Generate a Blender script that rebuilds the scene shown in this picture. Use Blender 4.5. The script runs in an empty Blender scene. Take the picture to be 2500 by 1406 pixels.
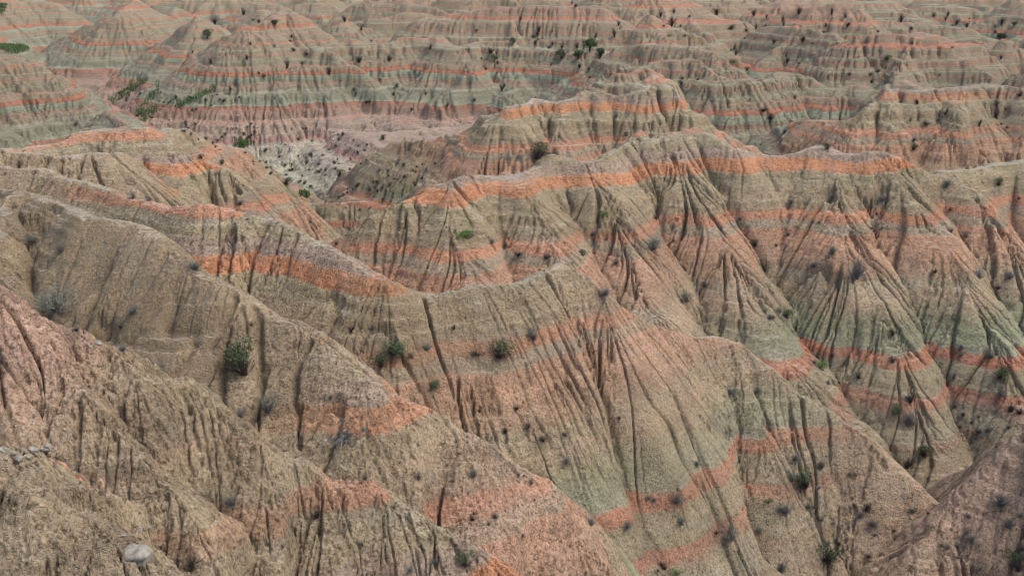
import bpy, math, random
import numpy as np
QUAL = 1.0
FPX = 3018.0
PITCH = math.radians(15.8)
CT, ST = math.cos(PITCH), math.sin(PITCH)
sc = bpy.context.scene
COL = sc.collection
# ---------------------------------------------------------------- camera
cam = bpy.data.objects.new('camera', bpy.data.cameras.new('camera'))
COL.objects.link(cam); sc.camera = cam
cam.location = (0, 0, 0); cam.rotation_euler = (math.pi/2-PITCH, 0, 0)
cam.data.sensor_fit = 'HORIZONTAL'; cam.data.sensor_width = 36; cam.data.lens = 36*FPX/2500
cam.data.clip_start = .5; cam.data.clip_end = 5000
# ---------------------------------------------------------------- sky, sun, exposure
SUN_EL, SUN_AZ = math.radians(60), math.radians(95)     # azimuth clockwise from +Y
w = bpy.data.worlds.new('World'); sc.world = w; w.use_nodes = True
nt = w.node_tree; bg = nt.nodes['Background']
sky = nt.nodes.new('ShaderNodeTexSky'); sky.sky_type = 'NISHITA'; sky.sun_disc = False
sky.sun_elevation = SUN_EL; sky.sun_rotation = SUN_AZ; sky.air_density = 1.0; sky.dust_density = 1.5; sky.ozone_density = 1
nt.links.new(sky.outputs[0], bg.inputs[0]); bg.inputs[1].default_value = .135
sun = bpy.data.objects.new('sun', bpy.data.lights.new('sun', 'SUN')); COL.objects.link(sun)
sun.data.energy = 1.3; sun.data.angle = math.radians(30); sun.data.color = (1, .97, .93)
sun.rotation_euler = (math.pi/2-SUN_EL, 0, -SUN_AZ+math.pi)
sc.view_settings.view_transform = 'Standard'; sc.view_settings.look = 'None'; sc.view_settings.exposure = 1.42; sc.view_settings.gamma = 1
sc.cycles.filter_width = 0.9
# ---------------------------------------------------------------- materials
def lin(c):
    return tuple(((v/255)/12.92 if v < 10 else (((v/255)+.055)/1.055)**2.4) for v in c)
def nn(nt, typ, **kw):
    n = nt.nodes.new(typ)
    for k, v in kw.items():
        if k in ('inp',):
            for a, b in v.items(): n.inputs[a].default_value = b
        else: setattr(n, k, v)
    return n
GAIN = .80
NEAR = [  # height, colour of the layer as it looks in flat light (becomes the albedo below)
 (-10.0, (172, 148, 128)), (-12.6, (182, 156, 128)), (-13.6, (180, 138, 118)), (-15.6, (172, 132, 112)), (-16.4, (166, 146, 114)), (-18.6, (156, 142, 112)), (-18.8, (170, 156, 128)), (-19.0, (154, 140, 112)),
 (-19.5, (176, 136, 110)), (-19.8, (168, 150, 120)), (-21.3, (164, 148, 118)), (-21.45, (204, 142, 112)), (-22.3, (198, 136, 108)), (-22.4, (166, 150, 122)), (-22.9, (178, 164, 138)), (-23.1, (160, 144, 114)),
 (-23.7, (164, 148, 120)), (-23.85, (176, 152, 134)), (-24.8, (176, 150, 134)), (-24.95, (218, 146, 106)), (-26.0, (210, 136, 98)), (-26.1, (176, 158, 128)), (-26.6, (160, 144, 114)), (-27.2, (176, 160, 130)), (-27.4, (164, 144, 114)),
 (-28.4, (164, 142, 114)), (-28.6, (172, 156, 126)), (-28.9, (156, 138, 110)), (-29.5, (164, 136, 112)), (-29.65, (200, 134, 102)), (-30.4, (196, 138, 110)), (-30.55, (166, 146, 124)), (-31.3, (168, 148, 124)), (-31.45, (196, 140, 112)), (-32.0, (188, 142, 116)), (-32.2, (200, 150, 120)),
 (-33.6, (186, 144, 116)), (-34.9, (176, 146, 118)), (-35.2, (174, 158, 130)), (-36.5, (176, 150, 122)), (-38.5, (144, 145, 114)), (-39.9, (146, 150, 122)), (-40.3, (166, 166, 142)), (-40.45, (192, 120, 94)), (-41.3, (184, 114, 90)), (-41.45, (158, 144, 116)),
 (-42.2, (162, 150, 122)), (-43.3, (156, 144, 116)), (-43.4, (190, 120, 98)), (-44.2, (178, 126, 104)), (-44.4, (164, 142, 120)), (-45.5, (156, 150, 124)), (-46.5, (156, 150, 128)), (-46.7, (174, 136, 114)), (-47.2, (158, 146, 120)), (-52, (150, 142, 116))]
FAR = [
 (-16, (186, 146, 126)), (-19.8, (180, 150, 130)), (-20.0, (206, 146, 122)), (-20.6, (178, 158, 134)), (-21.1, (174, 158, 132)), (-21.25, (210, 140, 114)), (-22.2, (204, 144, 120)), (-22.35, (190, 178, 152)), (-22.7, (170, 156, 130)), (-23.6, (180, 150, 128)),
 (-23.7, (196, 150, 126)), (-23.95, (170, 158, 132)), (-24.8, (172, 158, 132)), (-24.9, (204, 142, 118)), (-25.4, (196, 152, 130)), (-25.55, (168, 156, 130)), (-26.4, (176, 150, 126)), (-26.5, (186, 184, 158)), (-26.8, (164, 154, 126)), (-27.6, (180, 150, 128)),
 (-27.7, (198, 142, 120)), (-27.95, (172, 156, 132)), (-28.8, (160, 150, 124)), (-29.0, (178, 176, 150)), (-29.3, (164, 150, 124)), (-29.9, (160, 150, 126)), (-30.0, (190, 142, 122)), (-30.35, (170, 150, 126)), (-30.9, (160, 148, 122)), (-31.05, (204, 130, 104)), (-31.9, (192, 130, 108)), (-32.0, (176, 186, 160)), (-32.6, (160, 166, 142)), (-33.4, (158, 154, 130)),
 (-33.5, (190, 136, 116)), (-33.9, (170, 150, 130)), (-34.8, (164, 150, 128)), (-35.0, (178, 180, 156)), (-35.4, (156, 152, 130)), (-36.4, (152, 150, 128)), (-37.3, (160, 164, 140)), (-37.8, (176, 186, 162)), (-37.9, (194, 132, 110)), (-38.8, (184, 140, 120)), (-39.6, (186, 152, 134)), (-40.6, (190, 160, 142)),
 (-40.75, (206, 150, 132)), (-41.1, (196, 168, 150)), (-42.6, (198, 170, 152)), (-43.6, (210, 184, 166)), (-43.8, (216, 160, 150)), (-44.8, (214, 168, 156)), (-45.0, (220, 204, 184)), (-47.4, (222, 212, 190)), (-48.6, (220, 214, 188)), (-50.5, (205, 210, 165))]
def soften(c, k=.72, ref=(166, 148, 122)):
    return tuple(ref[i]+(c[i]-ref[i])*k for i in range(3))
def ramp(nt, stops, fac, lo, hi, k=.85, g=1.0, blue=1.0):
    r = nt.nodes.new('ShaderNodeValToRGB'); cr = r.color_ramp
    st = sorted(stops, key=lambda s: s[0])
    for i, (z, c) in enumerate(st):
        p = (z-lo)/(hi-lo)
        e = cr.elements[i] if i < 2 else cr.elements.new(min(1, p))
        e.position = max(0, min(1, p))
    for i, (z, c) in enumerate(st):
        cr.elements[i].position = max(0, min(1, (z-lo)/(hi-lo)))
    for i, (z, c) in enumerate(st):
        cr.elements[i].color = tuple(v*GAIN*g for v in lin(soften(c, k)))[:2]+(lin(soften(c, k))[2]*GAIN*g*blue, 1)
    nt.links.new(fac, r.inputs[0])
    return r.outputs[0]
def math_(nt, op, a, b=None, c=None, clamp=False):
    n = nt.nodes.new('ShaderNodeMath'); n.operation = op; n.use_clamp = clamp
    for i, v in enumerate((a, b, c)):
        if v is None: continue
        if isinstance(v, (int, float)): n.inputs[i].default_value = v
        else: nt.links.new(v, n.inputs[i])
    return n.outputs[0]
def mixc(nt, f, a, b, mode='MIX'):
    n = nt.nodes.new('ShaderNodeMix'); n.data_type = 'RGBA'; n.blend_type = mode
    for i, v in ((0, f), (6, a), (7, b)):
        if isinstance(v, (int, float)): n.inputs[i].default_value = v
        elif isinstance(v, tuple): n.inputs[i].default_value = v
        else: nt.links.new(v, n.inputs[i])
    return n.outputs[2]
def noise(nt, vec, scale, detail=3, rough=.55):
    n = nt.nodes.new('ShaderNodeTexNoise'); n.inputs['Scale'].default_value = scale
    n.inputs['Detail'].default_value = detail; n.inputs['Roughness'].default_value = rough
    nt.links.new(vec, n.inputs['Vector']); return n.outputs[0]
def maprange(nt, v, a, b, c, d):
    n = nt.nodes.new('ShaderNodeMapRange'); nt.links.new(v, n.inputs[0])
    for i, x in enumerate((a, b, c, d)): n.inputs[i+1].default_value = x
    return n.outputs[0]
def sxn(nt, geo):
    x = nt.nodes.new('ShaderNodeSeparateXYZ'); nt.links.new(geo.outputs['Normal'], x.inputs[0]); return x.outputs[2]
def make_badlands():
    m = bpy.data.materials.new('banded_clay'); m.use_nodes = True
    nt = m.node_tree; bs = nt.nodes['Principled BSDF']
    bs.inputs['Roughness'].default_value = .95; bs.inputs['Specular IOR Level'].default_value = .1
    geo = nt.nodes.new('ShaderNodeNewGeometry'); pos = geo.outputs['Position']
    sx = nt.nodes.new('ShaderNodeSeparateXYZ'); nt.links.new(pos, sx.inputs[0])
    def attr(name):
        a = nt.nodes.new('ShaderNodeAttribute'); a.attribute_name = name; return a.outputs['Fac']
    off = attr('dip'); far = attr('far')
    n1 = noise(nt, pos, .12, 2); n2 = noise(nt, pos, 1.3, 4, .6); n3 = noise(nt, pos, 7, 3, .7)
    s = math_(nt, 'ADD', sx.outputs[2], off)
    s = math_(nt, 'ADD', s, maprange(nt, n1, .3, .7, -.28, .28))
    s = math_(nt, 'ADD', s, maprange(nt, n2, .25, .75, -.1, .1))
    s = math_(nt, 'ADD', s, maprange(nt, n3, .25, .75, -.06, .06))
    lo, hi = -45.0, -10.0
    def beds(stops, k, g=1.0, blue=1.0):
        st = sorted(stops, key=lambda q: q[0]); c = None
        for n in range(0, len(st)-1, 29):
            ch = st[n:n+30]; lo, hi = ch[0][0], ch[-1][0]
            r = ramp(nt, ch, maprange(nt, s, lo, hi, 0, 1), lo, hi, k, g, blue)
            c = r if c is None else mixc(nt, math_(nt, 'GREATER_THAN', s, lo), c, r)
        return c
    near_c = beds(NEAR, .76, 1.0, .965)
    far_c = beds(FAR, .8, .84, .96)
    near_c = mixc(nt, attr('washed'), near_c, tuple(v*GAIN for v in lin((168, 147, 118)))+(1,))
    near_c = mixc(nt, math_(nt, 'MULTIPLY', attr('rosy'), .8), near_c, tuple(v*GAIN for v in lin((200, 164, 138)))+(1,))
    col = mixc(nt, far, near_c, far_c)
    # thin sub-layers inside the beds
    cz = nt.nodes.new('ShaderNodeCombineXYZ'); nt.links.new(s, cz.inputs[2])
    lay = noise(nt, cz.outputs[0], 3.2, 3, .7)
    col = mixc(nt, 1.0, col, mixc(nt, maprange(nt, lay, .25, .75, 0, 1), (.76, .74, .73, 1), (1.2, 1.19, 1.18, 1)), 'MULTIPLY')
    col = mixc(nt, maprange(nt, noise(nt, pos, .09, 3, .6), .56, .8, 0, .22), col, tuple(v*GAIN for v in lin((156, 142, 116)))+(1,))
    mid = noise(nt, pos, 2.2, 4, .65)
    col = mixc(nt, 1.0, col, mixc(nt, maprange(nt, mid, .3, .7, 0, 1), (.72, .70, .67, 1), (1.2, 1.2, 1.19, 1)), 'MULTIPLY')
    fs = noise(nt, pos, 2.6, 4, .75)
    fsc = math_(nt, 'MULTIPLY', math_(nt, 'ADD', .35, math_(nt, 'MULTIPLY', far, .4)), maprange(nt, fs, .53, .63, 0, .7))
    col = mixc(nt, fsc, col, mixc(nt, 1.0, col, (.46, .44, .41, 1), 'MULTIPLY'))
    pore_shade = noise(nt, pos, 4.2, 5, .75)  # sparse dark specks paint the shade of small pores into the colour
    col = mixc(nt, maprange(nt, pore_shade, .53, .61, 0, 1.0), col, mixc(nt, 1.0, col, (.42, .40, .38, 1), 'MULTIPLY'))
    wf = math_(nt, 'MULTIPLY', far, maprange(nt, sx.outputs[2], -46, -41, .8, 0))
    col = mixc(nt, math_(nt, 'MULTIPLY', wf, maprange(nt, noise(nt, pos, .8, 5, .7), .5, .6, 0, 1)), col, (.20, .165, .12, 1))
    dn = noise(nt, pos, 1.1, 4, .65)
    col = mixc(nt, math_(nt, 'MULTIPLY', attr('browned'), maprange(nt, dn, .35, .55, .25, .9)), col, (.225, .16, .092, 1))  # chosen slopes and gullies mixed towards a darker brown, broken by noise
    crust = maprange(nt, math_(nt, 'ADD', sxn(nt, geo), maprange(nt, mid, .3, .7, -.06, .06)), .91, .99, 0, .4)
    crust = math_(nt, 'MULTIPLY', crust, math_(nt, 'SUBTRACT', 1.0, math_(nt, 'MULTIPLY', far, .75)))
    col = mixc(nt, crust, col, (.42, .37, .29, 1))
    # broad weathering patches and pebbly speckle
    pat = noise(nt, pos, .5, 5, .65)
    col = mixc(nt, maprange(nt, pat, .5, .74, 0, .42), col, (.195, .17, .135, 1))
    sp = noise(nt, pos, 8.5, 4, .8)
    col = mixc(nt, 1.0, col, mixc(nt, maprange(nt, sp, .3, .7, 0, 1), (.46, .45, .44, 1), (1.45, 1.44, 1.41, 1)), 'MULTIPLY')
    nt.links.new(col, bs.inputs['Base Color'])
    # crust relief
    v = nt.nodes.new('ShaderNodeTexVoronoi'); v.feature = 'DISTANCE_TO_EDGE'; v.inputs['Scale'].default_value = 3.2
    wv = nt.nodes.new('ShaderNodeVectorMath'); wv.operation = 'ADD'; nt.links.new(pos, wv.inputs[0])
    nz = nt.nodes.new('ShaderNodeTexNoise'); nz.inputs['Scale'].default_value = 1.5; nt.links.new(pos, nz.inputs['Vector']); nt.links.new(nz.outputs[1], wv.inputs[1])
    nt.links.new(wv.outputs[0], v.inputs['Vector'])
    crk = maprange(nt, v.outputs[0], 0, .07, 0, 1)
    hgt = math_(nt, 'ADD', math_(nt, 'MULTIPLY', noise(nt, pos, 4, 6, .7), 1.0), math_(nt, 'MULTIPLY', crk, .12))
    b = nt.nodes.new('ShaderNodeBump'); b.inputs['Distance'].default_value = .4
    nt.links.new(maprange(nt, noise(nt, pos, .35, 3, .6), .35, .65, .6, 1), b.inputs['Strength'])
    nt.links.new(hgt, b.inputs['Height']); nt.links.new(b.outputs[0], bs.inputs['Normal'])
    return m
M_CLAY = make_badlands()
# ---------------------------------------------------------------- terrain data
rng = np.random.default_rng(7)
def P(px, py, z):
    """point at height z on the sight line measured at (px, py) of the 2500x1406 survey frame"""
    xc = (px-1250)/FPX; yc = -(py-703)/FPX
    dx, dy, dz = xc, CT+yc*ST, -ST+yc*CT
    s = z/dz
    return (dx*s, dy*s, z)
# crests: (group, slope, roundness, [(px,py,z)...])
CR = [
 ('r1', .80, .8, [(-260,1010,-11.5),(-60,1085,-12.3),(20,1112,-12.6),(70,1140,-12.9),(105,1215,-13.3),(190,1240,-13.8),(250,1285,-14.2),(330,1312,-14.5),(400,1352,-15),(470,1412,-15.8),(640,1560,-19)]),
 ('r1', .80, .6, [(-200,1060,-13.2),(60,1088,-13.6),(120,1100,-14),(175,1165,-14.8),(260,1240,-15.8),(350,1315,-17),(450,1400,-18.5)]),
 ('r2', .95, .9, [(-400,560,-11.5),(-150,640,-12.2),(0,705,-13),(90,760,-14),(150,795,-14.8),(200,832,-15.4),(260,850,-15.8),(330,915,-16.6),(390,925,-17),(450,935,-17.3),(520,980,-18),(640,1062,-19.2),(720,1105,-20.2),(800,1158,-21),(890,1172,-21.4),(960,1225,-22.2),(1060,1285,-23.2),(1200,1375,-25.2),(1290,1425,-26.5),(1500,1580,-31)]),
 ('r2', 1.0, .5, [(150,800,-15.2),(190,930,-16),(260,1020,-17.2),(380,1135,-18.6),(440,1200,-19.4),(500,1335,-21),(560,1430,-22.4)]),
 ('r3', .95, 1.3, [(-300,420,-16),(-60,452,-16.6),(0,460,-16.8),(90,472,-17),(140,500,-17.3),(200,552,-17.8),(290,560,-17.8),(380,590,-18.2),(450,640,-18.9),(600,722,-20.2),(700,768,-21.1),(820,845,-22.5),(900,908,-23.5),(990,968,-25),(1080,1010,-26.2),(1150,1068,-27.3),(1210,1085,-27.7),(1330,1160,-29.6),(1420,1290,-32.4),(1510,1410,-35),(1600,1530,-38)]),
 ('r3', .95, .8, [(20,462,-16.9),(-20,600,-18.8),(20,760,-21.5)]),
 ('r3', .95, 1.0, [(230,556,-17.8),(290,680,-20),(370,850,-24)]),
 ('r4', 1.02, .9, [(-350,380,-19.5),(-50,402,-20.4),(90,404,-20.6),(150,425,-20.9),(240,465,-21.5),(330,488,-21.8),(420,506,-21.6),(500,500,-21.1),(570,504,-21.3),(630,532,-22.4),(700,562,-23),(780,600,-23.7),(860,640,-24.3),(940,684,-25.1),(1060,712,-26.3),(1130,705,-26.3),(1180,688,-26.1),(1280,680,-26.3),(1330,665,-26.2),(1385,648,-26),(1430,668,-26.6),(1480,708,-27.9),(1560,758,-30),(1650,805,-32.4),(1700,828,-33.5),(1760,828,-33.8),(1810,842,-34.3),(1860,875,-35.3),(1960,945,-37.4),(2040,1000,-39),(2110,1058,-40.6),(2200,1150,-43),(2290,1242,-45.5),(2340,1300,-47.5)]),
 ('r4', 1.0, .6, [(420,508,-22.0),(440,590,-24.5),(470,640,-27)]),
 ('r4', 1.0, 1.2, [(600,515,-22.2),(640,580,-24.6),(700,700,-29)]),
 ('r4', .9, .9, [(1440,675,-26.8),(1530,850,-32),(1640,1060,-38),(1760,1280,-44)]),
 ('r4', .9, .9, [(1800,845,-34.3),(1860,1020,-39),(1950,1200,-44),(2020,1330,-48)]),
 ('r4', .9, 1.2, [(1140,705,-26.4),(1190,850,-31),(1290,1080,-37.5)]),
 # bottom right slope
 ('r5', .85, 1.0, [(3200,760,-27),(2900,900,-31),(2700,975,-34),(2560,1038,-36.6),(2500,1070,-38),(2400,1165,-41),(2310,1245,-43.5),(2250,1320,-45.3),(2210,1400,-47)]),
 # main ridge
 ('main', 1.02, 1.0, [(850,568,-29),(880,545,-28),(930,515,-26.8),(1000,478,-25.4),(1050,450,-24.6),(1100,435,-24.2),(1150,430,-24.2),(1200,428,-24.2),(1260,415,-24),(1310,402,-23.7),(1350,380,-23.2),(1385,385,-23.4),(1430,402,-24),(1480,382,-23.6),(1550,325,-22.2),(1590,345,-22.8),(1630,325,-22.3),(1680,310,-22),(1740,330,-22.6),(1800,370,-24),(1850,380,-24.6),(1930,370,-24.2),(1990,363,-23.9),(2060,378,-24.4),(2120,370,-24),(2170,380,-24.6),(2220,405,-25.8),(2270,425,-26.8),(2330,415,-26.6),(2400,400,-26.3),(2500,385,-26),(2700,380,-26),(3000,350,-25.5)]),
 ('main', .95, 1.0, [(860,560,-28.8),(900,590,-29.6),(930,600,-30),(990,640,-32),(1050,700,-35)]),
 ('main', .95, 5, [(1100,437,-24.2),(1125,550,-27.6),(1165,710,-32.2)]),
 ('main', .95, 4, [(1250,420,-24),(1320,528,-27.4),(1390,683,-32)]),
 ('main', .95, 5, [(1420,402,-24.1),(1480,516,-27.8),(1550,665,-32.4),(1640,835,-37.2),(1700,964,-40.6)]),
 ('main', .95, 6, [(1640,325,-22.3),(1680,445,-26.6),(1745,585,-31.4),(1840,743,-36.4),(1960,923,-41.6),(2110,1090,-46),(2230,1290,-52)]),
 ('main', .92, 8, [(1990,363,-24),(2035,453,-27.2),(2080,593,-32),(2145,750,-37),(2205,929,-42.2),(2280,1130,-47.5),(2330,1359,-53)]),
 ('main', .95, 5, [(2150,378,-24.5),(2225,490,-28.4),(2315,633,-33.2),(2420,795,-38.2),(2500,979,-43.4)]),
 ('main', .95, 5, [(2310,417,-26.7),(2390,522,-30.3),(2480,663,-35),(2570,824,-40),(2640,1001,-45)]),
 ('main', .95, 5, [(2480,387,-26),(2570,488,-29.6),(2660,625,-34.4),(2760,779,-39.4)]),
 ('main', 1.3, .3, [(1325,400,-23.6),(1350,376,-22.9),(1380,392,-23.5)]),
 ('main', 1.3, .3, [(1490,380,-23.5),(1530,335,-22.4),(1555,314,-21.8),(1580,345,-22.7)]),
 ('main', 1.3, .3, [(1615,335,-22.5),(1640,318,-22.0),(1660,328,-22.4)]),
 ('main', 1.3, .3, [(1670,318,-22.1),(1695,302,-21.6),(1725,318,-22.2),(1745,328,-22.6)]),
 # left mid ridges
 ('l1', .85, 1.5, [(-350,420,-22.5),(-60,385,-22.3),(90,352,-22),(160,338,-21.8),(230,318,-21.4),(300,325,-21.6),(350,316,-21.4),(380,335,-22.2),(420,375,-24),(480,400,-25.6),(545,406,-26),(600,430,-27.5),(690,462,-29.6),(760,505,-32.5),(850,572,-37),(900,620,-40)]),
 ('l1', .85, 1.0, [(-60,350,-20.3),(60,372,-21),(160,372,-21),(250,375,-21.3),(300,372,-21.6),(340,400,-23.6)]),
 ('l1', .85, 1.3, [(540,408,-26),(600,480,-30.5),(700,560,-36)]),
 ('l2', .85, 1.6, [(380,325,-26.5),(420,309,-26),(470,320,-27.2),(530,345,-29.5),(575,365,-32),(640,395,-35.5),(700,445,-41),(742,478,-46)]),
 ('l3', .8, 1.6, [(-300,60,-18),(-50,120,-21.5),(60,138,-23.5),(100,165,-27),(170,188,-30.5),(215,235,-36.5),(280,270,-43),(330,308,-48.5)]),
 ('l3', .8, 1.6, [(-100,190,-26),(10,225,-29.5),(60,255,-33),(130,290,-38),(200,325,-43)]),
 ('l3', .8, 1.4, [(40,135,-23.5),(120,200,-29.5),(190,260,-37),(260,310,-43.5)]),
 # ridge group behind the main one, peak at right
 ('f1', .95, 1.0, [(1240,262,-24.6),(1300,240,-24),(1360,243,-24.2),(1440,228,-23.6),(1500,232,-23.8),(1560,222,-23),(1580,195,-21.8),(1602,172,-20.8),(1625,205,-22.2),(1670,255,-25.2),(1760,320,-30),(1850,370,-34),(1920,420,-38)]),
 ('f1', .85, 1.3, [(1240,262,-24.6),(1190,278,-26.5),(1130,310,-29.5),(1040,345,-32),(960,345,-33.4),(915,380,-36.5),(840,430,-42),(765,478,-47)]),
 ('f1', .9, 1.2, [(1380,240,-24.2),(1350,320,-28),(1330,400,-33)]),
 ('f1', .9, 1.2, [(1200,275,-26.2),(1160,350,-31),(1120,400,-35.5)]),
 ('f1', .9, 1.2, [(1530,230,-23.8),(1590,300,-27.5),(1640,360,-31.5)]),
 ('f1', 1.25, .3, [(1575,205,-22.3),(1600,170,-20.6),(1622,200,-22)]),
 ('f1', 1.2, .3, [(1400,240,-24),(1435,222,-23.2),(1465,236,-23.8)]),
 # right middle hills
 ('f2', .8, 1.8, [(1500,180,-25),(1620,150,-23.5),(1690,150,-23.4),(1760,180,-25),(1850,190,-26),(1920,172,-25.5),(1980,198,-27.3),(2100,205,-27.5),(2150,215,-28)]),
 ('f2', .8, 1.5, [(1750,180,-25),(1790,250,-29.5),(1830,310,-34),(1900,370,-39)]),
 ('f2', .8, 1.5, [(2100,205,-27.5),(2030,240,-30),(1990,290,-34.5)]),
 ('f2', .8, 1.6, [(1560,165,-24.3),(1600,240,-29),(1640,300,-33)]),
 ('f3', .8, 1.8, [(2090,275,-28.5),(2150,228,-25.5),(2200,195,-23.3),(2250,225,-24.6),(2300,215,-24.2),(2400,205,-24),(2500,215,-24.5),(2700,190,-23.8)]),
 ('f3', .8, 1.6, [(2200,200,-23.5),(2090,280,-27.5),(2000,290,-29.5),(1930,300,-31.5),(1870,325,-34.5)]),
 ('f3', .8, 1.6, [(2330,212,-24.1),(2350,300,-28.2),(2380,370,-32.5),(2400,430,-37)]),
 ('f3', .8, 1.6, [(2180,230,-25),(2180,320,-29.2),(2190,390,-33.5)]),
 ('f3', .8, 1.6, [(2480,215,-24.4),(2540,300,-29),(2600,400,-35)]),
 # big dome beyond the wash
 ('v1', .72, 2.5, [(740,150,-29),(790,118,-26.5),(850,98,-25),(930,100,-25.2),(1000,92,-24.8),(1060,88,-24.5),(1110,108,-25.5),(1180,98,-25),(1250,100,-25)]),
 ('v1', .62, 2.0, [(800,125,-26.8),(780,180,-32),(740,240,-38.5),(690,330,-46),(640,390,-50)]),
 ('v1', .62, 2.0, [(960,100,-25.2),(950,170,-31.5),(960,250,-38.5),(900,330,-45),(840,380,-49)]),
 ('v1', .62, 2.0, [(1150,105,-25.5),(1130,180,-31.5),(1060,260,-38),(1000,320,-43.5)]),
 ('v1', .62, 1.5, [(760,140,-28.5),(660,200,-34.5),(600,213,-36.5),(540,216,-37.4),(480,255,-42),(400,290,-46.5),(345,306,-49)]),
 ('v1', .65, 1.5, [(1250,100,-25),(1330,130,-27.5),(1290,180,-32),(1230,240,-36)]),
 ('v1', .65, 1.5, [(1310,110,-26),(1420,125,-26.5),(1500,120,-26),(1400,190,-31.5)]),
 ('v1', .3, 2.0, [(1010,325,-43),(920,385,-45.2),(840,425,-47.3),(770,455,-49)]),
 ('v1', .3, 2.0, [(740,330,-44),(690,380,-46.5),(660,410,-48.5)]),
 ('v2', .65, 1.8, [(700,30,-18.5),(640,55,-20.5),(590,62,-21),(560,85,-23.5),(480,135,-30),(430,165,-35),(380,195,-41),(290,245,-48.5)]),
 ('v2', .65, 1.8, [(330,0,-19.5),(290,30,-22.5),(220,60,-27.5),(160,90,-34),(110,120,-42),(60,140,-49)]),
 ('v2', .65, 1.8, [(480,40,-21.5),(420,90,-27.5),(330,130,-35.5),(230,155,-42),(160,170,-47)]),
 ('v2', .65, 1.8, [(600,65,-21.2),(620,120,-28),(580,170,-35),(500,215,-42)]),
 ('v3', .7, 2.0, [(-200,20,-24),(-60,10,-23),(40,0,-22.5),(140,8,-24),(150,25,-28),(60,60,-38)]),
]
WASH = [(880,560,-50),(745,480,-50),(640,420,-50),(470,330,-50),(350,310,-50),(300,260,-50),(330,215,-50),(180,160,-50),(60,128,-50),(-100,110,-50)]
FLOOR = -49.5

# ---------------------------------------------------------------- noise helpers
_T = rng.random((256, 256)).astype(np.float32)*2-1
def vnoise(x, y):
    xi = np.floor(x); yi = np.floor(y)
    fx = (x-xi).astype(np.float32); fy = (y-yi).astype(np.float32)
    fx = fx*fx*(3-2*fx); fy = fy*fy*(3-2*fy)
    xi = xi.astype(np.int32) & 255; yi = yi.astype(np.int32) & 255
    xj = (xi+1) & 255; yj = (yi+1) & 255
    a = _T[yi, xi]; b = _T[yi, xj]; c = _T[yj, xi]; d = _T[yj, xj]
    return (a+(b-a)*fx)*(1-fy)+(c+(d-c)*fx)*fy
def fbm(x, y, n, g=.5):
    s = 0; a = 1
    for k in range(n):
        s = s+a*vnoise(x*2**k+17.3*k, y*2**k-9.1*k); a *= g
    return s

# ---------------------------------------------------------------- grid (radial rows, denser near the viewer)
TH = math.atan(1250/FPX)*1.30
def build_rows(q):
    r = 13.0; out = []
    while r < 2600:
        out.append(r)
        m = 5 if r < 22 else (1 if r < 150 else (1+(r-150)/450 if r < 600 else 2+(r-600)/120))
        r += r/1236*q*m
    return np.array(out)
Q = 1.15*QUAL
R_full = build_rows(Q)
NR = (len(R_full)//4)*4+1
R_full = R_full[:NR-1+0] if len(R_full) < NR else R_full[:NR]
NR = ((len(R_full)-1)//4)*4+1
R_full = R_full[:NR]
NC = (int(2*TH*1236/Q)//4)*4+1
TH_full = np.linspace(-TH, TH, NC)
def grid(k):
    r = R_full[::k]; t = TH_full[::k]
    return r, t, (r[:, None]*np.sin(t)[None]).astype(np.float32), (r[:, None]*np.cos(t)[None]).astype(np.float32)

def seg_field(H, ID, X, Y, pts, S, w, gid):
    """one crest polyline: every point takes its height from the nearest stretch of the crest"""
    reach = max((p[2]+51)/S for p in pts)+w+2
    xs_, ys_ = [p[0] for p in pts], [p[1] for p in pts]
    x0, x1, y0, y1 = min(xs_)-reach, max(xs_)+reach, min(ys_)-reach, max(ys_)+reach
    i0, i1 = np.searchsorted(RQ, max(0, y0)), np.searchsorted(RQ, math.hypot(max(abs(x0), abs(x1)), y1))
    cs = [math.atan2(x, y) for x in (x0, x1) for y in (max(y0, 5), y1)]
    j0, j1 = np.searchsorted(TQ, min(cs)), np.searchsorted(TQ, max(cs))
    if i1 <= i0 or j1 <= j0: return
    xs = X[i0:i1, j0:j1]; ys = Y[i0:i1, j0:j1]
    D = np.full(xs.shape, 1e12); Z = np.zeros(xs.shape)
    for (ax, ay, az), (bx, by, bz) in zip(pts[:-1], pts[1:]):
        dx, dy = bx-ax, by-ay; l2 = dx*dx+dy*dy+1e-6
        t = np.clip(((xs-ax)*dx+(ys-ay)*dy)/l2, 0, 1)
        d2 = (xs-ax-t*dx)**2+(ys-ay-t*dy)**2
        m = d2 < D
        D[m] = d2[m]; Z[m] = (az+(bz-az)*t)[m]
    v = Z-S*(np.sqrt(D+.36*w*w)-.6*w)
    h = H[i0:i1, j0:j1]
    m = v > h
    h[m] = v[m]; ID[i0:i1, j0:j1][m] = gid

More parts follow.
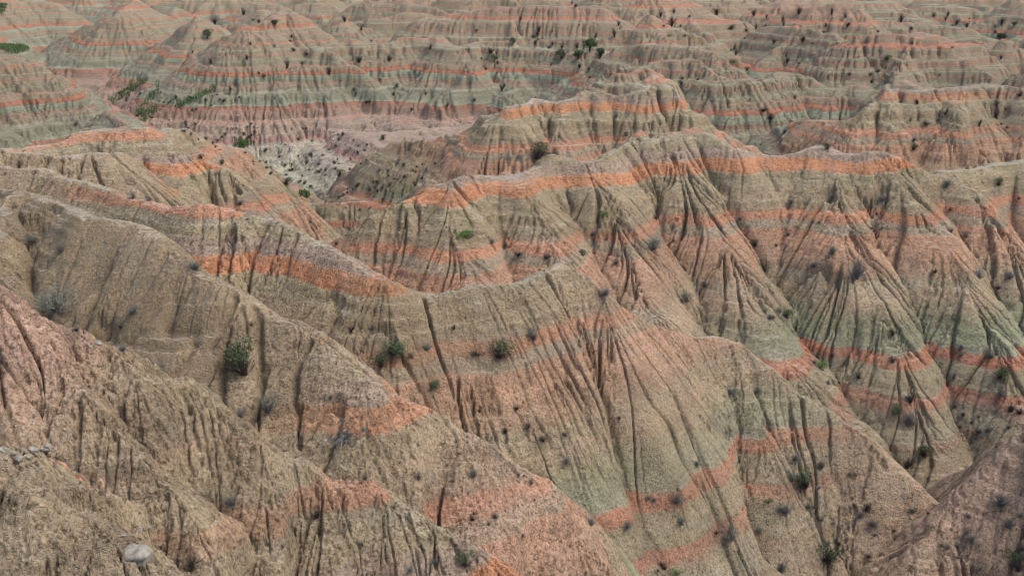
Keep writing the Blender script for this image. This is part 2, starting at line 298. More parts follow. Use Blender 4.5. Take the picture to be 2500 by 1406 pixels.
# far random badlands
def far_crests():
    out = []
    washp = [P(*p)[:2] for p in WASH]
    r = np.random.default_rng(21)
    hand = []
    for g, S, w, pts in CR:
        hand += [P(*p) for p in pts]
    hand = np.array(hand)
    y = 215.0
    while y < 1900:
        sp = 35+(y-200)*.03+max(0, y-600)*.05
        n = int(y*math.tan(TH)/sp)+1
        for k in range(-n, n+1):
            x = k*sp+r.uniform(-.35, .35)*sp; yy = y+r.uniform(-.35, .35)*sp
            if np.min(np.hypot(hand[:, 0]-x, hand[:, 1]-yy)) < 21: continue
            dw = min(pt_seg(x, yy, a, b) for a, b in zip(washp[:-1], washp[1:]))
            if dw < 20 or (x < -.36*yy and 400 < yy < 640): continue
            zt = r.uniform(-27, -18.0)+1.2*math.sin(x*.03)+1.0*math.sin(yy*.021)-max(0, (45-dw))*.18
            a0 = r.uniform(0, 2*math.pi)
            L = r.uniform(8, 30)
            c = [(x-math.cos(a0)*L, yy-math.sin(a0)*L*.6, zt-r.uniform(1, 3.5)), (x, yy, zt), (x+math.cos(a0)*L, yy+math.sin(a0)*L*.6, zt-r.uniform(.5, 3.5))]
            S = r.uniform(.62, .92)
            out.append((S, r.uniform(1, 3.5), c))
            for q in range(5):
                aa = a0+1.2+q*1.26+r.uniform(-.4, .4); l1 = r.uniform(12, 28)
                ex = (x+math.cos(aa)*l1, yy+math.sin(aa)*l1, zt-l1*r.uniform(.34, .5))
                aa += r.uniform(-.5, .5); l2 = r.uniform(8, 18)
                e2 = (ex[0]+math.cos(aa)*l2, ex[1]+math.sin(aa)*l2, ex[2]-l2*r.uniform(.45, .65))
                out.append((S+.08, 1.0, [(x, yy, zt-.3), ex, e2]))
        y += sp*.9
    return out
def pt_seg(x, y, a, b):
    dx, dy = b[0]-a[0], b[1]-a[1]
    t = max(0, min(1, ((x-a[0])*dx+(y-a[1])*dy)/(dx*dx+dy*dy+1e-9)))
    return math.hypot(x-a[0]-t*dx, y-a[1]-t*dy)

def erode(H, A, r, t, n, K, Ac, diff, cap, H0):
    Ac = Ac[1:-1, 1:-1] if hasattr(Ac, 'shape') else Ac
    nr, nc = H.shape
    dth = t[1]-t[0]
    dr = np.gradient(r).astype(np.float32)[:, None]; dx = (r*dth).astype(np.float32)[:, None]
    a0 = dr*dx
    dd = np.sqrt(dr*dr+dx*dx)
    NB = [(0, 1, dx), (0, -1, dx), (1, 0, dr), (-1, 0, dr), (1, 1, dd), (1, -1, dd), (-1, 1, dd), (-1, -1, dd)]
    I = slice(1, -1)
    inv = [1/np.broadcast_to(d, (nr, 1))[1:-1] for _, _, d in NB]
    B = H.copy()
    for it in range(n):
        h = H[I, I]; sw = np.full_like(h, 1e-9); W = []
        smax = np.zeros_like(h); lowest = h.copy()
        for (di, dj, d), iv in zip(NB, inv):
            q = H[1+di:nr-1+di, 1+dj:nc-1+dj]
            s = (h-q); np.minimum(lowest, q, out=lowest)
            s *= iv; np.maximum(s, 0, out=s); np.maximum(smax, s, out=smax)
            w = s*s; w *= w
            sw += w; W.append(w)
        An = np.empty_like(A); An[:] = a0
        f = A[I, I]/sw
        for (di, dj, d), w in zip(NB, W):
            w *= f
            An[1+di:nr-1+di, 1+dj:nc-1+dj] += w
        A = An
        E = np.sqrt(np.maximum(A[I, I]-Ac, 0)); np.minimum(E, 8, out=E)
        E *= smax; E *= K
        np.minimum(E, .45*(h-lowest), out=E)
        nb = (H[:-2, I]+H[2:, I]+H[I, :-2]+H[I, 2:])*.25
        h -= E
        h += diff*(nb-h)
        np.maximum(h, H0[I, I]-cap[I, I] if hasattr(cap, 'shape') else H0[I, I]-cap, out=h)
    return H, A

def up(a, shape):
    n, m = a.shape
    o = np.empty(shape, np.float32)
    o[::2, ::2] = a
    # cubic midpoints where possible
    mid = .5*(a[:-1]+a[1:])
    mid[1:-1] += (1/16)*(a[1:-2]+a[2:-1]-a[:-3]-a[3:])
    o[1::2, ::2] = mid
    b = o[:, ::2]
    mid = .5*(b[:, :-1]+b[:, 1:])
    mid[:, 1:-1] += (1/16)*(b[:, 1:-2]+b[:, 2:-1]-b[:, :-3]-b[:, 3:])
    o[:, 1::2] = mid
    return o

import time as _time
_t0 = _time.time()
RQ, TQ, X4, Y4 = grid(4)
H4 = np.full(X4.shape, -60, np.float32); ID4 = np.zeros(X4.shape, np.int8)
# gentle domain warp so that crests and spurs are not ruler straight
wx = 1.3*fbm(X4*.11, Y4*.11, 3); wy = 1.3*fbm(X4*.11+40, Y4*.11+9, 3)
near = np.clip((Y4-20)/150, .12, 1)
Xw = X4+wx*near; Yw = Y4+wy*near
GR = ['hills', 'r1', 'r2', 'r3', 'r4', 'r5', 'main', 'l1', 'l2', 'l3', 'f1', 'f2', 'f3', 'v1', 'v2', 'v3']
for S, w, c in far_crests(): seg_field(H4, ID4, Xw, Yw, c, S, w, 0)
FAR_ONLY = H4.copy()
washp = [P(*p) for p in WASH]
dw = np.full(X4.shape, 1e9, np.float32)
for a, b in zip(washp[:-1], washp[1:]):
    dx, dy = b[0]-a[0], b[1]-a[1]
    t = np.clip(((X4-a[0])*dx+(Y4-a[1])*dy)/(dx*dx+dy*dy), 0, 1)
    dw = np.minimum(dw, np.hypot(X4-a[0]-t*dx, Y4-a[1]-t*dy))
H4 = np.minimum(H4, FLOOR+.55*np.maximum(dw-4, 0))
for g, S, w, pts in CR:
    seg_field(H4, ID4, Xw, Yw, [P(*p) for p in pts], S, w, GR.index(g))
fl = FLOOR+.42*np.clip(dw-1, 0, 17)+.08*np.clip(dw-21, 0, 40)*np.clip((Y4-215)/20, 0, 1)+(.7+1.3*np.clip((dw-14)/15, 0, 1))*fbm(X4*.085, Y4*.085, 3)
fl = fl+np.clip(Y4-560, 0, 400)*.004-8*np.clip((205-Y4)/20, 0, 1)
m = fl > H4; ID4[m] = 100
H4 = np.where(m, fl, H4).astype(np.float32)
H4b = H4.copy()
H4 += .42*fbm(X4*.22, Y4*.22, 2)*np.clip((H4+49)/3, 0, 1)
print('base', _time.time()-_t0, H4.shape)
A4 = np.ones_like(H4)
ff = np.clip((Y4-170)/130, 0, 1)
cap4 = (.08+.85*np.clip(.25+1.5*fbm(X4*.05+5, Y4*.05, 2), 0, 1)-.55*ff).clip(.05, 3).astype(np.float32)
ac4 = (20-8*ff).astype(np.float32)
H40 = H4.copy()
H4, A4 = erode(H4, A4, RQ, TQ, 110, .013, ac4, .01, cap4, H40)
print('e4', _time.time()-_t0)
R2, T2, X2, Y2 = grid(2)
H2 = up(H4, X2.shape); A2 = np.maximum(up(A4, X2.shape), .01); c2 = up(cap4, X2.shape)+.12; H20 = up(H40, X2.shape); ac2 = up(ac4, X2.shape)*.12
H2 += (.035*vnoise(X2*1.3, Y2*1.3)).astype(np.float32)
H2, A2 = erode(H2, A2, R2, T2, 36, .02, ac2*1.5, .02, c2, H20)
print('e2', _time.time()-_t0)

# rill cracks: noise smeared along the lines of steepest descent, cracks lie on its zero lines
def streaks(Hs, r, t, noise_f, steps):
    nr, nc = Hs.shape
    dr = np.gradient(r).astype(np.float32)[:, None]; dx = (r*(t[1]-t[0])).astype(np.float32)[:, None]
    gi = np.gradient(Hs, axis=0)/dr; gj = np.gradient(Hs, axis=1)/dx
    m = np.sqrt(gi*gi+gj*gj)+1e-5
    vi = (gi/m*dx/dr).astype(np.float32); vj = (gj/m).astype(np.float32)   # one cell width per step
    I0, J0 = np.meshgrid(np.arange(nr, dtype=np.float32), np.arange(nc, dtype=np.float32), indexing='ij')
    acc = [n.copy() for n in noise_f]
    vif, vjf = vi.ravel(), vj.ravel(); nf = [n.ravel() for n in noise_f]
    for sg in (1.2, -1.2):
        I, J = I0.copy(), J0.copy()
        for k in range(steps):
            q = (I+.5).astype(np.int32)*nc+(J+.5).astype(np.int32)
            I += sg*vif[q]; J += sg*vjf[q]
            np.clip(I, 0, nr-1, out=I); np.clip(J, 0, nc-1, out=J)
            q = (I+.5).astype(np.int32)*nc+(J+.5).astype(np.int32)
            w = 1-.6*(k/steps)
            for a_, n_ in zip(acc, nf): a_ += w*n_[q]
    return [a_/(steps**.5*1.1) for a_ in acc], m
Hs = up(H4b*.8+H4*.2, X2.shape)
rr2 = np.hypot(X2, Y2)
def banded(seed, l0):
    o = 0
    for lam, lo, hi in ((.5, 0, 62), (1, 62, 150), (1.3, 150, 300), (2.2, 300, 1e9)):
        w = np.clip((rr2-lo)/(.12*lo+1), 0, 1)*np.clip((hi*1.12-rr2)/(.12*hi), 0, 1) if hi < 1e8 else np.clip((rr2-lo)/(.12*lo), 0, 1)
        o = o+w*vnoise(X2/(l0*lam)+seed, Y2/(l0*lam)-seed)
    return o.astype(np.float32)
(SA, SB, SC), SL = streaks(Hs, R2, T2, [banded(0, 2.6), banded(31, 1.1), banded(77, .6)], 34)
print('streaks', _time.time()-_t0, SA.std(), SB.std())
R1, T1, X1, Y1 = grid(1)
def crack(S, width):
    S = up(S/S.std(), X1.shape)
    g = np.exp(-(S/width)**2)
    return g, S
def mskn(f, o, lo, hi): return np.clip((fbm(X1*f+o, Y1*f-o, 2)-lo)/(hi-lo), 0, 1)
H1 = up(H2, X1.shape)
fz = np.clip((Y1-190)/30, 0, 1)
steep = np.clip((up(SL, X1.shape)-.3+.22*fz)/.3, 0, 1)
qx, qy, _ = P(2560, 1150, -40)
steep *= 1-.65*np.exp(-((X1-qx)**2+(Y1-qy)**2)/18**2)
sc_r = np.clip(np.hypot(X1, Y1)/110, .75, 1.25)
ca, Sa = crack(SA, .12); cb, Sb = crack(SB, .15); cc, Sc = crack(SC, .22)
fa = np.clip((Y1-150)/60, 0, 1)
H1 -= steep*sc_r*((1.05-.55*fa)*ca*mskn(.06, 3, -.35, .1)+.9*cb*np.maximum(mskn(.11, 9, -.45, .1), .75*fa)+(.4+.25*fa)*cc*np.maximum(mskn(.15, 21, -.4, .2), .8*fa))
H1 += steep*np.minimum(sc_r, 1.2)*(.10*np.minimum(np.abs(Sa), 1.2)+.05*np.minimum(np.abs(Sb), 1.2))
del ca, cb, cc, Sa, Sb, Sc, SA, SB, SC, SL, Hs
print('e1', _time.time()-_t0, H1.shape)
ID1 = np.repeat(np.repeat(ID4, 4, 0), 4, 1)[:H1.shape[0], :H1.shape[1]]
# ---------------------------------------------------------------- final relief detail on the full grid
TI = np.tan(TH_full)
far1 = np.clip((Y1-150)/60, 0, 1)
nearf = np.clip(1.25-Y1/260, .15, 1)
# hard thin beds stand out as ledges
zt = H1+.35*fbm(X1*.15, Y1*.15, 2)
led = vnoise(zt*2.3, X1*.02)*.6+vnoise(zt*5.1, X1*.03+7)*.4
led = np.tanh(led*3)*.5
H1 += led*.26*np.clip(vnoise(X1*.09+3, Y1*.09)+.5, .1, 1)*nearf
# crumbly clay crust
H1 += far1*np.clip(1.6-Y1/500, .3, 1)*(.42*np.tanh(2.5*vnoise(zt*.85+3, X1*.01))+.22*np.tanh(2.5*vnoise(zt*2.1, X1*.015+5)))
H1 += far1*(-.10*np.abs(vnoise(X1*.8, Y1*.8+4))-.10*np.abs(vnoise(X1*1.7, Y1*1.7+9))+.05*vnoise(X1*3.3, Y1*3.3))
rough = .6+.9*np.clip(.5+1.3*fbm(X1*.07+11, Y1*.07, 2), 0, 1)
H1 += (.12*vnoise(X1*.9, Y1*.9)-.13*np.abs(vnoise(X1*1.9, Y1*1.9))-.13*np.abs(vnoise(X1*3.9+3, Y1*3.9))+.07*vnoise(X1*7.7, Y1*7.7))*np.clip(nearf, .25, 1)*rough*.65
n2_ = np.clip(1.6-Y1/60, 0, 1)
H1 += n2_*(-.07*np.abs(vnoise(X1*6.1+5, Y1*6.1))-.045*np.abs(vnoise(X1*11.3, Y1*11.3+2))+.03*vnoise(X1*19, Y1*19))
H1 += .16*vnoise(X1*.47+8, Y1*.47)*np.clip(nearf, .4, 1)
X1 = X1.astype(np.float32)

def blobs(L):
    d = np.zeros_like(X1)
    for px, py, z, rad, v in L:
        x, y, _ = P(px, py, z)
        d += v*np.exp(-((X1-x)**2+(Y1-y)**2)/(rad*rad))
    return d
# the beds dip a little from ridge to ridge
DIP = blobs([(200,1280,-14,9,-3.6), (-100,1350,-13,9,-3.6), (500,515,-21.5,6,-.35), (205,1195,-15.2,2.4,-2.6), (285,1268,-16.3,2.4,-2.2)])
# beds whose red has washed out to tan, and slopes and gullies tinted a darker brown
MUTE = np.clip(blobs([(205,1195,-15.2,2.3,-1.5), (285,1268,-16.3,2.3,-1.5), (620,1230,-21.5,5,.45), (420,1330,-20,4,.6), (60,1200,-14.5,3.6,1.4), (200,1340,-15.5,3.6,1.4), (400,1440,-17,3.5,1.4), (-150,1250,-14,6,1.4), (200,560,-18,14,1.5), (560,740,-20,7,.9), (-100,560,-19,16,1.5), (860,665,-25,8,-1), (640,650,-25,7,-1), (500,520,-21.6,6,-1.2), (340,540,-22,6,-.6),
                      (150,385,-21.5,8,1.2), (-40,380,-21,8,1.2), (320,410,-22.5,5,.8), (60,430,-21.5,8,1), (2500,1200,-40,16,1.2), (2700,1100,-37,16,1.2)]), 0, 1)
BROWN = np.clip(blobs([(350,900,-25,7,1), (130,640,-20,7,.9), (420,960,-25,3.5,.8), (250,760,-23,7,.9), (1080,960,-34,6,.7), (930,900,-31,3,.6), (560,1240,-22,4,.6), (1380,640,-33,5,.6), (1640,760,-38,5,.5), (2100,1050,-46,9,.5), (1600,1330,-46,8,.5), (900,480,-44,25,.6)]), 0, 1)
ROSY = np.clip(blobs([(2560,1150,-40,14,.55), (2350,1300,-45,5,.4), (-60,740,-13,4.5,.8), (60,800,-14.5,3,.4), (1560,900,-34,6,.45), (1250,1300,-32,6,.5), (1700,680,-33,7,.4)]), 0, 1)
FARF = np.clip((Y1-196-12*vnoise(X1*.03, Y1*.03))/25, 0, 1)

def grid_mesh(name, mask, kind='structure'):
    """faces of the grid whose cell is in mask"""
    nr, nc = H1.shape
    ii, jj = np.nonzero(mask)
    a = ii*nc+jj
    quads = np.stack([a, a+1, a+nc+1, a+nc], 1)
    used = np.unique(quads)
    rem = np.full(nr*nc, -1, np.int32); rem[used] = np.arange(len(used))
    q = rem[quads]
    me = bpy.data.meshes.new(name)
    me.vertices.add(len(used)); me.loops.add(q.size); me.polygons.add(len(q))
    co = np.stack([X1.ravel()[used], Y1.ravel()[used], H1.ravel()[used]], 1).astype(np.float32)
    me.vertices.foreach_set('co', co.ravel())
    me.loops.foreach_set('vertex_index', q.ravel().astype(np.int32))
    me.polygons.foreach_set('loop_start', np.arange(0, q.size, 4, dtype=np.int32))
    me.polygons.foreach_set('loop_total', np.full(len(q), 4, np.int32))
    me.polygons.foreach_set('use_smooth', np.ones(len(q), bool))
    for nm, arr in (('dip', DIP), ('far', FARF), ('washed', MUTE), ('browned', BROWN), ('rosy', ROSY)):
        at = me.attributes.new(nm, 'FLOAT', 'POINT'); at.data.foreach_set('value', arr.ravel()[used].astype(np.float32))
    me.update(calc_edges=True)
    me.materials.append(M_CLAY)
    o = bpy.data.objects.new(name, me); COL.objects.link(o); o['kind'] = kind
    return o
CID = ID1[:-1, :-1]
for ids, nm in (((1,), 'ridge'), ((2,), 'ridge'), ((3,), 'ridge'), ((4,), 'ridge'), ((5,), 'ridge'), ((6,), 'ridge'), ((7, 8), 'ridge'), ((9,), 'ridge'), ((10,), 'ridge'), ((11, 12), 'ridge'), ((13,), 'hill'), ((14, 15), 'ridge'), ((0,), 'hills'), ((100,), 'valley_floor')):
    mk = np.isin(CID, ids)
    if mk.any(): grid_mesh(nm, mk)
print('mesh', _time.time()-_t0)
# ---------------------------------------------------------------- plants, stones
def simple_mat(name, c, c2=None, rough=.9, scale=9, bump=0):
    m = bpy.data.materials.new(name); m.use_nodes = True; nt = m.node_tree; bs = nt.nodes['Principled BSDF']
    bs.inputs['Roughness'].default_value = rough; bs.inputs['Specular IOR Level'].default_value = .15
    if c2 is None: c2 = tuple(v*.55 for v in c)
    geo = nt.nodes.new('ShaderNodeNewGeometry')
    n = noise(nt, geo.outputs['Position'], scale, 3, .6)
    nt.links.new(mixc(nt, maprange(nt, n, .35, .65, 0, 1), c+(1,), c2+(1,)), bs.inputs['Base Color'])
    if bump:
        b = nt.nodes.new('ShaderNodeBump'); b.inputs['Strength'].default_value = bump; b.inputs['Distance'].default_value = .05
        nt.links.new(noise(nt, geo.outputs['Position'], 25, 5, .7), b.inputs['Height']); nt.links.new(b.outputs[0], bs.inputs['Normal'])
    return m
MT = {'twig': simple_mat('grey_twigs', (.20, .18, .155), (.085, .075, .065)),
      'dead': simple_mat('bare_dark_twigs', (.075, .055, .045), (.04, .03, .025)),
      'sage': simple_mat('sage_leaves', (.20, .20, .135), (.10, .105, .075)),
      'green': simple_mat('green_leaves', (.085, .11, .045), (.045, .06, .03)),
      'bright': simple_mat('fresh_green_leaves', (.12, .20, .04), (.05, .10, .025)),
      'straw': simple_mat('dry_straw', (.46, .33, .17), (.36, .25, .13)),
      'bark': simple_mat('bark', (.09, .07, .055)),
      'stone': simple_mat('pale_stone', (.30, .26, .20), (.17, .14, .10), .95, 6, .8),
      'grass': simple_mat('valley_grass', (.12, .17, .06), (.08, .11, .045), .9, 1.5)}
def mesh_from(name, V, F, mat):
    me = bpy.data.meshes.new(name); me.from_pydata(V, [], F); me.materials.append(MT[mat]); me.update(); return me
def twigs(rnd, n, h, rad, thick, droop=0., up_=.6, seg=3, fork=True):
    V, F = [], []
    def tube(pts, r0):
        b = len(V)
        for k, p in enumerate(pts):
            r = r0*(1-.75*k/(len(pts)-1))
            for q in range(3):
                a = q*2.094+k*.3
                V.append((p[0]+r*math.cos(a), p[1]+r*math.sin(a), p[2]+r*.4*math.sin(a+1)))
        for k in range(len(pts)-1):
            for q in range(3):
                i = b+k*3+q; j = b+k*3+(q+1) % 3
                F.append((i, j, j+3, i+3))
    for _ in range(n):
        a = rnd.uniform(0, 6.283); e = rnd.uniform(up_*.4, 1.5) if droop == 0 else rnd.uniform(-.4, 1.3)
        L = h*rnd.uniform(.6, 1.05); p = [rnd.uniform(-.1, .1)*rad, rnd.uniform(-.1, .1)*rad, -.04]
        d = [math.cos(a)*math.cos(e)*rad/h, math.sin(a)*math.cos(e)*rad/h, math.sin(e)]
        pts = [tuple(p)]
        for k in range(seg):
            p = [p[i]+d[i]*L/seg for i in range(3)]
            d = [d[0]+rnd.uniform(-.3, .3), d[1]+rnd.uniform(-.3, .3), d[2]+rnd.uniform(-.25, .2)-droop]
            pts.append(tuple(p))
            if fork and k < seg-1 and rnd.random() < .8:
                e2 = [p[i]+(d[i]+rnd.uniform(-.6, .6))*L/seg*.8 for i in range(3)]
                e3 = [e2[i]+(e2[i]-p[i])*.7+rnd.uniform(-.05, .05)*L for i in range(3)]
                tube([tuple(p), tuple(e2), tuple(e3)], thick*.55)
        tube(pts, thick)
    return V, F
def leaves(rnd, n, h, rad, size, zlo=.35, lobes=5):
    V, F = [], []
    cs = [(rnd.uniform(-.5, .5)*rad, rnd.uniform(-.5, .5)*rad, h*rnd.uniform(zlo, .8), rnd.uniform(.3, .55)*rad) for _ in range(lobes)]
    for _ in range(n):
        c = rnd.choice(cs); u = rnd.gauss(0, 1), rnd.gauss(0, 1), rnd.gauss(0, 1)
        l = math.sqrt(sum(q*q for q in u))+1e-6; r = c[3]*rnd.uniform(.55, 1.1)
        p = [c[i]+u[i]/l*r*(1 if i < 2 else .75) for i in range(3)]
        if p[2] < 0: continue
        a = [rnd.gauss(0, 1) for _ in range(3)]; b = [rnd.gauss(0, 1) for _ in range(3)]
        la = math.sqrt(sum(q*q for q in a)); lb = math.sqrt(sum(q*q for q in b))
        s = size*rnd.uniform(.6, 1.3); k = len(V)
        a = [q/la*s for q in a]; b = [q/lb*s*.5 for q in b]
        V += [tuple(p[i]-a[i] for i in range(3)), tuple(p[i]+b[i] for i in range(3)), tuple(p[i]+a[i] for i in range(3)), tuple(p[i]-b[i] for i in range(3))]
        F.append((k, k+1, k+2, k+3))
    return V, F
PROTO = {}
def proto(kind, var):
    """meshes of one plant of about 1 m across: list of (part name, mesh)"""
    if (kind, var) in PROTO: return PROTO[kind, var]
    rnd = random.Random(hash_(kind)*31+var); R = []
    if kind == 'sage':
        R = [('twigs', mesh_from('twigs', *twigs(rnd, 70, .62, .55, .011), 'twig')), ('foliage', mesh_from('foliage', *leaves(rnd, 520, .62, .48, .028, .35, 7), 'sage'))]
    elif kind == 'grey':
        R = [('twigs', mesh_from('twigs', *twigs(rnd, 95, .62, .55, .012), 'twig')), ('foliage', mesh_from('foliage', *leaves(rnd, 120, .6, .5, .022, .4, 6), 'sage'))]
    elif kind == 'green':
        R = [('twigs', mesh_from('twigs', *twigs(rnd, 60, .6, .52, .012), 'dead')), ('foliage', mesh_from('foliage', *leaves(rnd, 620, .68, .5, .034, .45, 7), 'green'))]
    elif kind == 'bright':
        R = [('twigs', mesh_from('twigs', *twigs(rnd, 25, .4, .5, .010), 'dead')), ('foliage', mesh_from('foliage', *leaves(rnd, 620, .42, .52, .034, .35, 8), 'bright'))]
    elif kind == 'hang':
        R = [('twigs', mesh_from('twigs', *twigs(rnd, 110, .62, .5, .012, droop=.33, seg=5), 'twig')), ('foliage', mesh_from('foliage', *leaves(rnd, 150, .55, .4, .024, .5, 4), 'sage'))]
    elif kind == 'dead':
        R = [('twigs', mesh_from('twigs', *twigs(rnd, 60, .65, .55, .014), 'dead'))]
    elif kind == 'brush':       # tall leafless brush, branches fanning upwards
        R = [('trunk', mesh_from('trunk', *twigs(rnd, 4, .45, .2, .05, up_=2.4, fork=False), 'dead')), ('branches', mesh_from('branches', *twigs(rnd, 26, 1.0, .5, .022, up_=1.6, seg=4), 'dead'))]
    elif kind == 'tree':
        R = [('trunk', mesh_from('trunk', *twigs(rnd, 5, .6, .25, .05, up_=2.2), 'bark')), ('crown', mesh_from('crown', *leaves(rnd, 1100, .85, .55, .045, .4, 9), 'green'))]
    elif kind == 'grass':
        V, F = [], []
        for _ in range(110):
            a = rnd.uniform(0, 6.283); r = rnd.uniform(0, .28); x, y = r*math.cos(a), r*math.sin(a)
            L = rnd.uniform(.35, .75); lean = rnd.uniform(.05, .35); b = rnd.uniform(0, 6.283); k = len(V); w_ = .008
            tx, ty = x+math.cos(a)*lean*L, y+math.sin(a)*lean*L
            V += [(x-w_*math.cos(b), y-w_*math.sin(b), -.05), (x+w_*math.cos(b), y+w_*math.sin(b), -.05), (tx*.6+x*.4+w_*.7, ty*.6+y*.4, L*.6), (tx, ty, L)]
            F += [(k, k+1, k+2), (k, k+2, k+3)]
        R = [('blades', mesh_from('blades', V, F, 'straw'))]
    PROTO[kind, var] = R
    return R
def hash_(s): return sum(ord(c)*(i+3) for i, c in enumerate(s)) % 997

DTH = TH_full[1]-TH_full[0]
def hit(px, py):
    x, y, z = P(px, py, -1.0)
    rr = math.hypot(x, y); th = math.atan2(x, y); k = z/rr
    c = (th+TH)/DTH; j = int(c)
    if j < 0 or j >= NC-1: return None
    f = c-j; prof = H1[:, j]*(1-f)+H1[:, j+1]*f
    below = prof > R1*k
    i = int(np.argmax(below))
    if not below[i] or i == 0: return None
    r = R1[i]
    return (r*math.sin(th), r*math.cos(th), float(prof[i]), i, j)
CAT = {'sage': ('sage_shrub', 'shrub'), 'grey': ('grey_shrub', 'shrub'), 'green': ('green_shrub', 'shrub'), 'bright': ('leafy_shrub', 'shrub'), 'hang': ('drooping_shrub', 'shrub'),
       'dead': ('bare_shrub', 'shrub'), 'brush': ('bare_tree', 'tree'), 'tree': ('juniper_tree', 'tree'), 'grass': ('grass_tuft', 'grass')}
LOOK = {'sage': 'pale sage shrub', 'grey': 'grey twiggy shrub', 'green': 'dark green shrub', 'bright': 'bright green leafy shrub', 'hang': 'drooping grey shrub', 'dead': 'leafless dark shrub',
        'brush': 'leafless branching tree', 'tree': 'green juniper tree', 'grass': 'straw coloured grass tuft'}
PLACED = []
prnd = random.Random(5)
def plant(kind, px, py, wpx, group=None, label=None):
    h = hit(px, py+wpx*.22)
    if h is None: return
    x, y, z, i, j = h
    w = (1.25 if math.hypot(x, y) < 160 else .95)*wpx/FPX*math.hypot(math.hypot(x, y), z)
    name = CAT[kind][0]
    parts = proto(kind, prnd.randrange(4) if kind != 'grass' else 0)
    root = bpy.data.objects.new(name, None); root.empty_display_size = .2; COL.objects.link(root)
    root.location = (x, y, z-.02*w); s = w*(1.0 if kind not in ('brush',) else 1.15)
    root.scale = (s*prnd.uniform(.75, 1.3), s*prnd.uniform(.75, 1.1), s*prnd.uniform(.6, 1.1))
    gy = (H1[min(i+4, H1.shape[0]-1), j]-H1[i-4, j])/(R1[min(i+4, H1.shape[0]-1)]-R1[i-4])
    root.rotation_euler = (max(-.4, min(.4, gy*.35)) if kind not in ('brush', 'tree') else 0, 0, prnd.uniform(0, 6.28))
    for pn, me in parts:
        o = bpy.data.objects.new(pn, me); COL.objects.link(o); o.parent = root
    root['category'] = CAT[kind][1]
    PLACED.append(dict(o=root, kind=kind, px=px, py=py, w=wpx, i=i, j=j, z=z, id=int(ID1[i, j]), group=group, label=label))
BIG = '''green 598 890 92;sage 137 735 88;sage 655 990 72;grey 587 1010 40;grey 327 757 45;grey 475 648 46;hang 846 1050 80;hang 886 1042 34;green 958 850 78;green 930 886 46;grey 1005 870 32;
green 1060 938 36;grey 1040 848 30;dead 1162 858 42;green 1216 855 72;sage 1305 814 50;grey 1475 713 36;bright 1142 571 52;green 1310 370 78;sage 1678 728 40;sage 1780 952 40;grey 1847 954 26;
grey 1292 1040 26;dead 1325 1070 28;grey 1380 1060 26;dead 1260 998 20;sage 1380 1124 32;grey 1595 1220 20;grey 1530 1282 32;grey 1442 1275 32;grey 1650 1222 36;sage 1785 1308 50;grey 1915 1243 56;
bright 1875 1224 28;green 1968 1175 54;grey 1930 1168 36;grey 1940 1118 32;grey 2007 1134 32;sage 1855 1298 25;sage 1660 1275 26;green 2015 1354 60;grey 1905 1385 40;bright 1650 1397 30;dead 2115 1238 36;
grey 2130 1280 38;dead 2180 1298 16;sage 2228 1248 24;grey 2445 1223 46;grey 2465 1280 42;grey 2370 1318 30;green 2485 1382 56;green 2255 1104 42;dead 2215 1134 36;dead 2222 978 34;green 2190 998 42;
grey 2220 1026 46;dead 2095 918 30;bright 2000 888 46;green 1920 768 32;dead 2180 818 28;dead 2180 878 34;green 2445 913 50;grey 2417 868 36;grey 2447 960 32;dead 2465 998 32;dead 2490 1003 30;
grey 2462 1043 20;sage 2410 1048 26;grey 2345 848 26;dead 1867 655 40;green 1845 597 26;grey 1987 655 26;grey 2090 665 60;grey 2030 615 36;grey 2390 670 38;grey 2465 675 30;grey 2155 487 36;
sage 1930 495 20;sage 2030 482 20;grey 2310 452 32;green 2437 447 28;dead 2487 487 14;bright 1470 532 30;grey 1602 532 20;sage 1595 605 42;grey 1507 640 26;green 1422 620 22;dead 1335 626 22;dead 1265 620 30;
sage 1530 330 22;grey 1505 281 22;dead 2230 340 28;green 2228 366 28;dead 2262 300 26;green 2430 270 22;dead 2490 232 26;grey 1915 320 22;green 2020 360 22;dead 1880 296 34;dead 1862 268 26;
tree 1370 134 46;tree 1440 116 54;tree 1466 134 34;tree 1412 138 32;green 1437 175 22;bright 1790 148 28;bright 1635 87 20;green 1785 68 24;green 2165 140 26;tree 2475 62 18;tree 2442 92 22;
brush 595 34 22;brush 525 54 26;tree 507 90 26;tree 672 56 28;brush 877 148 30;tree 1207 148 24;tree 1252 106 22;brush 842 50 22;brush 950 146 28;brush 612 108 18;brush 1050 118 24;brush 1198 128 24;
green 935 335 28;bright 595 350 34;green 700 445 28;bright 745 476 16;green 830 422 28;grey 187 303 22;green 492 382 24;green 542 397 22;grey 587 495 22;sage 80 590 38;sage 150 606 38;
sage 325 480 26;sage 365 486 20;grey 822 597 16;sage 1200 590 22;grey 1235 600 20;dead 187 806 20;grey 300 850 32;dead 437 748 11;dead 612 793 15;dead 295 803 15;grey 560 1222 50;grey 805 973 22;
dead 772 1258 36;grey 690 1333 28;grey 655 1325 20;sage 892 1168 16;grey 885 1328 16;grey 1020 1163 26;sage 1160 1158 32;dead 1155 1263 28;grey 1210 1258 26;green 1135 1368 52;grey 1065 1378 28;
grey 1000 1388 26;dead 1235 1053 26;dead 1170 1003 16;grey 907 798 26;dead 857 808 26;dead 1050 798 16;dead 465 1373 60;dead 1108 800 18;grey 1700 1130 24;sage 1905 760 20;grey 1760 560 20;
brush 1750 32 26;brush 1840 36 24;brush 1950 30 26;brush 2030 34 22;brush 1640 60 26;brush 2360 62 26;brush 2200 50 24;brush 1960 98 26;brush 1500 88 22;dead 2240 250 24;brush 2445 62 26;brush 1510 60 20'''
for e in BIG.replace('\n', '').split(';'):
    k, a, b, c = e.split(); plant(k, float(a), float(b), float(c))
